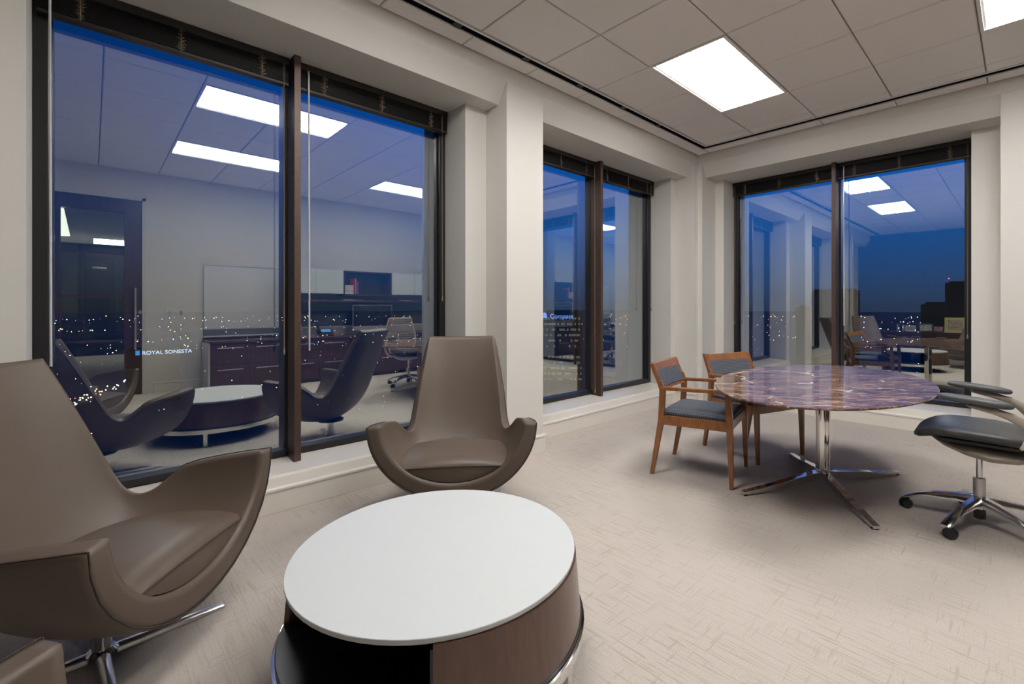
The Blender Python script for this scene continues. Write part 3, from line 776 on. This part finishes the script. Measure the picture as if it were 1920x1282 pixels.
# corridor behind the door
CX1 = 12.0
tag(MB().box(W+.14, CX1, -6.35, -4.55, -.1, 0).build('floor_corridor', M['carpet']), 'carpeted corridor floor beyond the glazed door', 'floor', kind='structure')
tag(MB().box(W+.14, CX1, -6.35, -4.55, 2.75, 2.85).build('ceiling_corridor', M['tile']), 'plain pale ceiling of the corridor beyond the door', 'ceiling', kind='structure')
m = MB().box(W+.14, CX1, -4.70, -4.55, 0, 2.8).box(W+.14, CX1, -6.45, -6.35, 0, 2.8)
for x in (6.2, 7.6, 9.0, 10.4): m.box(x, x+.06, -4.76, -4.70, 0, 2.4).box(x+.95, x+1.01, -4.76, -4.70, 0, 2.4).box(x, x+1.01, -4.76, -4.70, 2.34, 2.4)
tag(m.build('wall_corridor', M['wall']), 'cream corridor walls with door surrounds beyond the glazed door', 'wall', kind='structure')
tag(MB().box(CX1, CX1+.1, -6.4, -4.5, 0, 2.8).build('wall_corridor_end', M['dark_wall']), 'dark wall closing the far end of the corridor', 'wall', kind='structure')
pd = thing('pendant_lamp_offscreen', 'glowing white cone pendant lamp hanging in the corridor', 'lamp', (4.83, -5.66, 2.75))
MB().lathe([(.078, -.60), (.082, -.60), (.024, -.24), (.020, -.24)], 32).build('shade', M['pendant'], pd, smooth=True)
MB().tube([(0, 0, 0), (0, 0, -.23)], .006, 6).build('stem', M['silver'], pd)
q = thing('corridor_light_offscreen', 'bright flat ceiling light deep in the corridor', 'ceiling light', (11.1, -5.05, 2.75))
MB().box(-.61, .61, -.31, .31, -.012, 0).build('frame', M['housing'], q); MB().box(-.59, .59, -.29, .29, -.016, -.010).build('lens', M['lens_corridor'], q)
# switch plates
for y, w, t in ((-4.573, .12, 'double white wall plate beside the door pull'), (-4.447, .075, 'single white light switch plate next to the double plate')):
    q = thing('switch_plate', t, 'light switch', (W, y, 1.12)); MB().box(-.008, 0, -w/2, w/2, -.07, .07).build('plate', M['white_plastic'], q, bevel=.003)
    MB().box(-.014, -.008, -.018, .018, -.034, .034).build('rocker', M['frame_white'] if w > .1 else M['silver'], q, bevel=.002)
# whiteboard
q = thing('whiteboard', 'wall-mounted white marker board in a thin silver frame', 'whiteboard', (W, -3.665, 0))
MB().box(-.020, 0, -.515, .515, .876, 1.825).build('writing_surface', M['board'], q)
m = MB()
for a in ((-.522, .522, 1.822, 1.834), (-.522, .522, .866, .878), (-.522, -.512, .866, 1.834), (.512, .522, .866, 1.834)): m.box(-.026, 0, a[0], a[1], a[2], a[3])
m.build('frame', M['silver'], q)
MB().box(-.022, 0, -.522, .522, .775, .868).build('tack_strip', M['tack'], q); MB().box(-.060, 0, -.522, .522, .752, .772).build('pen_tray', M['white_plastic'], q, bevel=.003)
# base cabinets with a continuous top
XF = 3.90
tops = tag(MB().box(XF-.02, W, -4.20, -.35, .688, .722).build('worktop', M['walnut'], bevel=.003), 'long dark walnut worktop on the base cabinets under the whiteboard', 'worktop')
ys_ = [-4.195, -3.235, -2.275, -1.315, -.355]
cl = ['dark walnut two-drawer base cabinet at the end nearest the door, with a grey side panel', 'dark walnut two-drawer base cabinet under the desk telephone', 'dark walnut two-drawer base cabinet under the computer screen', 'dark walnut two-drawer base cabinet at the window end of the worktop']
for i in range(4):
    a, b = ys_[i]+.003, ys_[i+1]-.003
    q = thing('base_cabinet', cl[i], 'cabinet', (XF, (a+b)/2, 0), group='base cabinets under the worktop'); h = (b-a)/2
    MB().box(.02, W-XF-.004, -h, h, .06, .688).box(.06, W-XF-.004, -h+.02, h-.02, 0, .06).build('body', M['walnut'], q)
    if i == 0: MB().box(0, W-XF-.004, -h-.02, -h, 0, .688).build('end_panel', M['silver'], q)
    for z0, z1 in ((.07, .372), (.378, .682)):
        for s in ((-h+.004, -.002), (.002, h-.004)):
            d_ = MB().box(0, .02, s[0], s[1], z0, z1).build('drawer', M['walnut'], q, bevel=.002); c_ = (s[0]+s[1])/2
            MB().bar((-.024, c_-.155, z1-.06), (-.024, c_+.155, z1-.06), .010, .014).bar((-.024, c_-.13, z1-.06), (.0, c_-.13, z1-.06), .008, .008).bar((-.024, c_+.13, z1-.06), (.0, c_+.13, z1-.06), .008, .008).build('handle', M['silver'], d_)
# overhead units, ledge and tackboard
XO = 4.15
def overhead(y0, y1, seams, label):
    q = thing('wall_cabinet', label, 'cabinet', (XO, 0, 0), group='white-doored wall cabinets')
    MB().box(.02, W-XO, y0, y1, 1.43, 1.832).build('body', M['walnut'], q)
    e = [y0] + seams + [y1]
    for a, b in zip(e[:-1], e[1:]): MB().box(0, .02, a+.002, b-.002, 1.432, 1.832).build('door', M['white_door'], q, bevel=.001)
overhead(-3.10, -2.27, [-2.72], 'white-doored wall cabinet between the whiteboard and the open shelf')
overhead(-1.39, -.48, [-.935], 'white-doored wall cabinet at the window end of the row')
q = thing('open_shelf', 'open dark walnut wall shelf between the two white-doored cabinets', 'shelf', (XO, 0, 0))
MB().box(W-XO-.02, W-XO, -2.265, -1.395, 1.40, 1.832).build('back_panel', M['walnut'], q)
MB().box(0, W-XO, -2.265, -1.395, 1.812, 1.832).build('top_board', M['walnut'], q); MB().box(0, W-XO, -2.265, -1.395, 1.405, 1.43).build('shelf_board', M['walnut'], q)
for a in (-2.265, -1.415): MB().box(0, W-XO, a, a+.02, 1.405, 1.832).build('side_board', M['walnut'], q)
tag(MB().box(XO-.02, W, -3.10, -.48, 1.292, 1.322).build('ledge_shelf', M['walnut'], bevel=.002), 'long thin dark shelf running under the wall cabinets', 'shelf')
q = thing('tackboard', 'grey fabric tackboard strip above the worktop', 'tackboard', (W, 0, 0)); MB().box(-.02, 0, -3.09, -.48, .872, 1.285).build('panel', M['tack'], q)
MB().box(-.03, 0, -3.09, -.48, .846, .872).build('rail', M['white_plastic'], q); MB().box(-.012, 0, -3.09, -.48, .724, .846).build('backsplash', M['silver'], q)
# books on the open shelf
bc = [((.52, .45, .33), .030, .19, 'tan'), ((.22, .05, .04), .034, .20, 'dark red'), ((.55, .50, .40), .028, .185, 'cream'), ((.03, .10, .05), .022, .19, 'dark green'), ((.60, .56, .46), .040, .20, 'ivory')]
z = 1.43
for col, th, ln, nm in reversed(bc):
    q = thing('book', nm + ' book lying in the stack on the open wall shelf', 'book', (XO+.03, -2.238, z+.001), group='books on the open wall shelf')
    cm = plain('book_cover_' + nm.replace(' ', '_'), col, .5)
    MB().box(0, .25, 0, .155, 0, .003).box(0, .25, 0, .155, th-.003, th).box(0, .25, 0, .004, 0, th).build('cover', cm, q); MB().box(.003, .247, .004, .152, .003, th-.003).build('pages', M['frame_white'], q)
    z += th
for k, (col, nm) in enumerate((((.55, .06, .06), 'bright red'), ((.05, .09, .28), 'navy blue'))):
    q = thing('book', nm + ' book standing upright beside the stacked books', 'book', (XO+.03, -2.065 + k*.034, 1.431), group='books on the open wall shelf')
    cm = plain('book_cover_' + nm.replace(' ', '_'), col, .45); hh = .27 - .05*k
    MB().box(0, .004, 0, .030, 0, hh).box(0, .2, 0, .003, 0, hh).box(0, .2, .027, .030, 0, hh).build('cover', cm, q); MB().box(.004, .197, .003, .027, .003, hh-.003).build('pages', M['frame_white'], q)
for y, w, col, nm in ((-2.10, .34, (.55, .50, .58), 'pale'), (-1.12, .26, (.62, .17, .05), 'orange')):
    q = thing('paper_folder', nm + ' paper folder lying on the thin shelf under the wall cabinets', 'folder', (XO, y, 1.322)); cm = plain('folder_' + nm, col, .6)
    MB().box(0, .24, -w/2, w/2, 0, .004).build('lower_cover', cm, q); MB().box(.004, .236, -w/2+.004, w/2-.004, .004, .009).build('sheets', M['frame_white'], q); MB().box(0, .24, -w/2, w/2, .009, .012).build('upper_cover', cm, q)
# computer screen, telephone, keyboard
q = thing('computer_screen', 'wide desktop computer with black screen and silver chin on the worktop', 'computer', (4.18, -1.735, .722))
MB().box(0, .022, -.365, .365, .07, .52).build('casing', M['silver'], q, bevel=.006); MB().box(-.004, .002, -.352, .352, .145, .508).build('screen', plain('black_screen_glass', (.006, .007, .009), .06, var=.0), q)
MB().prism([(.10, 0), (.16, .0), (.05, .25), (.025, .25)], -.11, .11, 'y').build('stand', M['silver'], q); MB().box(-.03, .17, -.12, .12, 0, .008).build('stand_base', M['silver'], q, bevel=.004)
q = thing('keyboard', 'slim dark keyboard lying in front of the computer screen', 'keyboard', (3.99, -1.74, .722)); MB().box(-.06, .06, -.21, .21, 0, .014).build('tray', M['silver'], q, bevel=.004)
m = MB()
for i in range(4):
    for j in range(14): m.box(-.052+i*.026, -.030+i*.026, -.203+j*.029, -.178+j*.029, .013, .018)
k_ = m.build('keys', M['plastic_black'], q); k_['kind'] = 'stuff'
q = thing('desk_telephone', 'black desk telephone with a lit blue display on the worktop', 'telephone', (4.05, -2.62, .722), math.radians(10))
MB().prism([(-.10, 0), (.10, 0), (.10, .11), (-.10, .03)], -.11, .13, 'y').build('body', M['plastic_black'], q, bevel=.006)
MB().tube([(-.08, -.085, .075), (0, -.085, .125), (.09, -.085, .145)], [.022, .016, .022], 10).build('handset', M['plastic_black'], q, smooth=True)
MB().loft([[(-.02, -.04, .072), (-.02, .10, .072), (.07, .10, .108), (.07, -.04, .108)], [(-.022, -.04, .076), (-.022, .10, .076), (.068, .10, .112), (.068, -.04, .112)]]).build('display', emit('blue_telephone_display', (.15, .45, 1.0), .9), q)

# ------------------------------------------------------------------ low credenza and photographs along the back wall
q = thing('credenza', 'low dark walnut credenza along the panelled wall, carrying framed photographs', 'cabinet', (1.25, YB+.004, 0))
MB().box(-.95, .95, .012, .45, .05, .57).build('body', M['walnut'], q); MB().box(-.97, .97, .0, .47, .57, .60).build('top', M['walnut'], q, bevel=.003); MB().box(-.90, .90, .06, .40, 0, .05).build('plinth', M['black'], q)
for k in range(4):
    d_ = MB().box(-.945 + k*.4735, -.475 + k*.4735, .45, .468, .06, .56).build('door', M['walnut'], q, bevel=.002); MB().box(-.80+k*.4735, -.62+k*.4735, .468, .480, .48, .492).build('handle', M['silver'], d_)
def photo(name, cols, seed):
    m = Mat(name); p = m.pos((1, 1, 1)); n_ = m.noise(p, 26+seed*5, 3, .6, 1.0)
    m.base(m.ramp(n_, tuple(zip((.32, .45, .55, .66), cols))), .3); return m.m
FR = [(.885, .20, .145, M['white_plastic'], 'small white-framed photograph at the head of the row on the credenza', ((.05, .06, .07), (.35, .38, .4), (.6, .6, .6), (.03, .03, .03))),
      (1.18, .27, .20, M['tack'], 'dark-framed photograph with pale foreground on the credenza', ((.05, .09, .09), (.5, .55, .55), (.75, .78, .75), (.10, .14, .14))),
      (1.41, .20, .15, M['bronze'], 'small bronze-framed photograph beside the large gold frame', ((.03, .02, .02), (.2, .05, .10), (.55, .25, .35), (.02, .02, .02))),
      (1.715, .385, .355, plain('gilt_frame', (.42, .36, .12), .4, .2), 'large gold-framed photograph on the credenza', ((.04, .07, .04), (.30, .14, .10), (.45, .35, .28), (.06, .10, .06)))]
for k, (x, w, h, fm_, lb, cols) in enumerate(FR):
    q = thing('photo_frame', lb, 'photo frame', (x, YB+.28+.004, .60), group='framed photographs on the credenza'); b = .16*w if k == 3 else .10*w
    Mx = Matrix.Rotation(math.radians(9), 4, 'X'); m = MB()
    for a in ((-w/2, w/2, 0, b), (-w/2, w/2, h-b, h), (-w/2, -w/2+b, b, h-b), (w/2-b, w/2, b, h-b)): m.box(a[0], a[1], 0, .018, a[2], a[3], Mx)
    m.build('frame', fm_, q); MB().box(-w/2+b, w/2-b, .003, .010, b, h-b, Mx).build('picture', photo('photograph_print_%d' % k, cols, k), q)
    MB().prism([(-.085, 0), (-.075, 0), (-.025, h*.6), (-.030, h*.6)], -.03, .03, 'x').build('stand', M['black'], q)
for k, (x, h, col, nm) in enumerate(((.62, .17, (.5, .5, .52), 'pale grey'), (.68, .18, (.05, .06, .10), 'dark blue'), (.73, .16, (.55, .55, .56), 'white'))):
    q = thing('book', nm + ' upright book on the low credenza', 'book', (x, YB+.2+.004, .60), group='books on the credenza'); cm = plain('spine_' + nm.replace(' ', '_'), col, .5)
    MB().box(0, .03, .146, .15, 0, h).box(0, .003, 0, .15, 0, h).box(.027, .03, 0, .15, 0, h).build('cover', cm, q); MB().box(.003, .027, .003, .146, .003, h-.003).build('pages', M['frame_white'], q)

# ------------------------------------------------------------------ the city outside
GZ = -85.0
def cam_dir(u):
    r = (u-PPX)/FPX; return Vector((math.cos(YAW)*r - math.sin(YAW), math.sin(YAW)*r + math.cos(YAW)))
def out_at(u, d):            # a spot in the city along a compass bearing, d metres of depth away
    k = cam_dir(u); return Vector((CAM.x + k.x*d, CAM.y + k.y*d))
tag(MB().add([(-9000, -9000, GZ), (9000, -9000, GZ), (9000, 9000, GZ), (-9000, 9000, GZ)], [(0, 1, 2, 3)]).build('city_ground', M['ground']), 'dark city ground stretching to the horizon far below the windows', 'ground', kind='structure')
LC = {'warm': emit('warm_street_light', (1.0, .72, .40), 17), 'white': emit('cool_white_light', (.80, .92, 1.0), 15), 'orange': emit('sodium_orange_light', (1.0, .42, .08), 20), 'red': emit('red_tail_light', (1.0, .06, .08), 7), 'cyan': emit('blue_green_light', (.30, .75, 1.0), 7)}
acc = {k: MB() for k in LC}
def lamp(x, y, z, s, kind):
    acc[kind].add([(x-s, y, z), (x+s, y, z), (x, y-s, z), (x, y+s, z), (x, y, z-s), (x, y, z+s)], [(0,2,5),(2,1,5),(1,3,5),(3,0,5),(2,0,4),(1,2,4),(3,1,4),(0,3,4)])
rng = random.Random(3)
for k in range(3400):
    a = rng.uniform(0, 2*PI); d = 350*math.exp(rng.uniform(0, 2.7)); 
    if rng.random() < .45: d = rng.choice((1150, 1350, 2100, 3000, 4000))*rng.uniform(.97, 1.03)
    az = math.degrees(a) % 360
    if not (60 < az < 230): continue
    px = d/FPX
    kind = rng.choices(('warm', 'white', 'orange', 'red', 'cyan'), (5, 4, 2.0, .5, .6))[0]
    lamp(CAM.x + d*math.cos(a), CAM.y + d*math.sin(a), GZ + rng.uniform(4, 14), px*rng.uniform(.25, .70)*(1.25 if kind == 'orange' and d < 900 else 1), kind)
# a lit highway: small head lamps in two lanes
p0, p1 = out_at(60, 360), out_at(330, 700)
for k in range(90):
    t = rng.random(); p = p0.lerp(p1, t) + Vector((rng.uniform(-9, 9), rng.uniform(-9, 9))); lamp(p.x, p.y, GZ+1.2, .42+.5*t, rng.choices(('warm', 'white', 'red'), (5, 3, 1))[0])
LN = {'warm': 'warm_lights', 'white': 'white_lights', 'orange': 'orange_lights', 'red': 'red_lights', 'cyan': 'blue_lights'}
cl_ = thing('city_lights', 'countless tiny street and car lights scattered over the dark city', 'city lights', (0, 0, GZ), kind='stuff')
for k, mb in acc.items():
    o = mb.build(LN[k], LC[k], cl_); o.location = (0, 0, -GZ); o['kind'] = 'stuff'

def tower(name, label, u0, u1, d, ztop, mat, rows=0, cols=0, lit=.3, wmat=None, bands=True, depth=40, rise=2.6, seed=1):
    k0, k1, km = cam_dir(u0).normalized(), cam_dir(u1).normalized(), cam_dir((u0+u1)/2).length
    a, b = Vector((CAM.x, CAM.y)) + k0*d*km, Vector((CAM.x, CAM.y)) + k1*d*km; c_ = (a+b)/2; w = (b-a).length; ang = math.atan2(b.y-a.y, b.x-a.x)
    q = thing(name, label, 'building', (c_.x, c_.y, GZ), ang, group='far office towers'); h = ztop - GZ
    MB().box(-w/2, w/2, 0, depth, 0, h).build('facade', mat, q)
    MB().box(-w/2+2, w/2-2, 3, depth-3, h, h+1.2).build('parapet', mat, q)
    r_ = random.Random(seed); fh = 3.9
    if bands:
        bm_ = None
        for k in range(int(min(h, 70)/fh)):
            z = h - 3 - k*fh
            if bm_ is None: bm_ = MB().box(-w/2-.2, w/2+.2, -.25, 0, 0, 1.1).build('floor_band', M['tower'], q); bm_.location = (0, 0, z)
            else: inst(bm_, 'floor_band', q, (0, 0, z))
    if rows:
        src = None; cw = w/cols
        for i in range(rows):
            if r_.random() < .25: continue
            j = r_.randrange(0, 3)
            while j < cols:
                if r_.random() < lit:
                    o = None; z = h - 4.6 - i*fh; x = -w/2 + (j+.5)*cw
                    if src is None: src = MB().box(-cw*.42, cw*.42, -.22, .1, -.75, .75).build('window', wmat, q); src.location = (x, 0, z)
                    else: inst(src, 'window', q, (x, 0, z))
                j += 1
    return q, w, h
def sign(text, q, x, z, size, mat, y=-.6):
    cu = bpy.data.curves.new('sign', 'FONT'); cu.body = text; cu.size = size; cu.align_x = 'LEFT'; cu.extrude = .08*size
    t = bpy.data.objects.new('sign_tmp', cu); C.objects.link(t); dg = bpy.context.evaluated_depsgraph_get()
    me = bpy.data.meshes.new_from_object(t.evaluated_get(dg)); bpy.data.objects.remove(t)
    me.materials.clear(); me.materials.append(mat)
    o = bpy.data.objects.new('sign_lettering', me); C.objects.link(o); o.parent = q; o.location = (x, y, z); o.rotation_euler = (PI/2, 0, 0); return o
blue_sign = emit('blue_sign_letters', (.14, .30, .95), 3.0); pale_sign = emit('pale_blue_sign_letters', (.45, .62, .88), 3.6); logo_blue = emit('blue_sign_logo', (.03, .28, .85), 2.2)
win_pale = emit('pale_office_window', (.62, .60, .50), .5); win_dim = emit('dim_office_window', (.50, .50, .42), .42)
# hotel with a lit roof sign
q, w, h = tower('hotel_building', 'dark hotel block with a pale lit name sign and blue logo below the roof', 236, 338, 420, -36.5, M['tower'], 0, 0, bands=False, seed=2)
px = 420/FPX
sign('ROYAL SONESTA', q, -w/2 + 22*px, h - 5.2, 4.6, pale_sign)
lg = MB()
for s in (0, 1): lg.box(-w/2+13*px, -w/2+19*px, -.8, -.3, h-5.4 + s*2.3, h-3.6 + s*2.3)
lg.box(-w/2+14*px, -w/2+18*px, -.8, -.3, h-5.4, h-1.5); lg.build('sign_logo', logo_blue, q)
# bank tower with a lit sign and rows of lit offices, seen past the broad pier
q, w, h = tower('office_tower', 'dark office tower with rows of dim lit windows and a blue lit name sign', 985, 1091, 330, -2.6, M['tower'], 13, 30, .5, win_dim, bands=False, seed=5)
px = 330/FPX
sign('Compass', q, -w/2 + 46*px, h - 4.4, 4.4, blue_sign)
lg = MB(); cx_ = -w/2 + 36*px
lg.loft([[(cx_-1.9+math.copysign(0, 1), y_, h-4.0), (cx_+1.9, y_, h-4.0), (cx_+1.2, y_, h-.9), (cx_-.4, y_, h-.2), (cx_-1.9, y_, h-2.0)] for y_ in (-.8, -.3)]); lg.build('sign_logo', blue_sign, q)
tower('office_tower', 'banded grey-brown office tower rising behind the window mullion, above the marble table', 1520, 1612, 300, 1.21 + (575-545)/FPX*300, M['tower_brown'], seed=8)
tower('office_tower', 'low dark block standing in front of the banded tower', 1492, 1519, 260, 1.21 - 1/FPX*260, M['tower'], seed=9)
tower('office_tower', 'broad brown office block standing before the tall black tower', 1726, 1900, 240, 1.21 + (575-570)/FPX*240, M['tower_brown'], bands=False, seed=10)
tower('office_tower', 'tall black office tower with a red roof beacon behind the brown block', 1772, 1960, 330, 1.21 + (575-528)/FPX*330, M['tower'], seed=11)
p = out_at(1779, 330); bq = thing('roof_beacon', 'tiny red aircraft warning light on the roof of the black tower', 'beacon', (p.x, p.y, 1.21 + 47/FPX*330 + 1.2)); MB().lathe([(.01, 0), (.3, 0), (.3, .5), (.01, .5)], 8).build('post', M['tower'], bq); MB().lathe([(.01, .5), (.5, .7), (.5, 1.2), (.01, 1.4)], 10).build('lamp', LC['red'], bq)
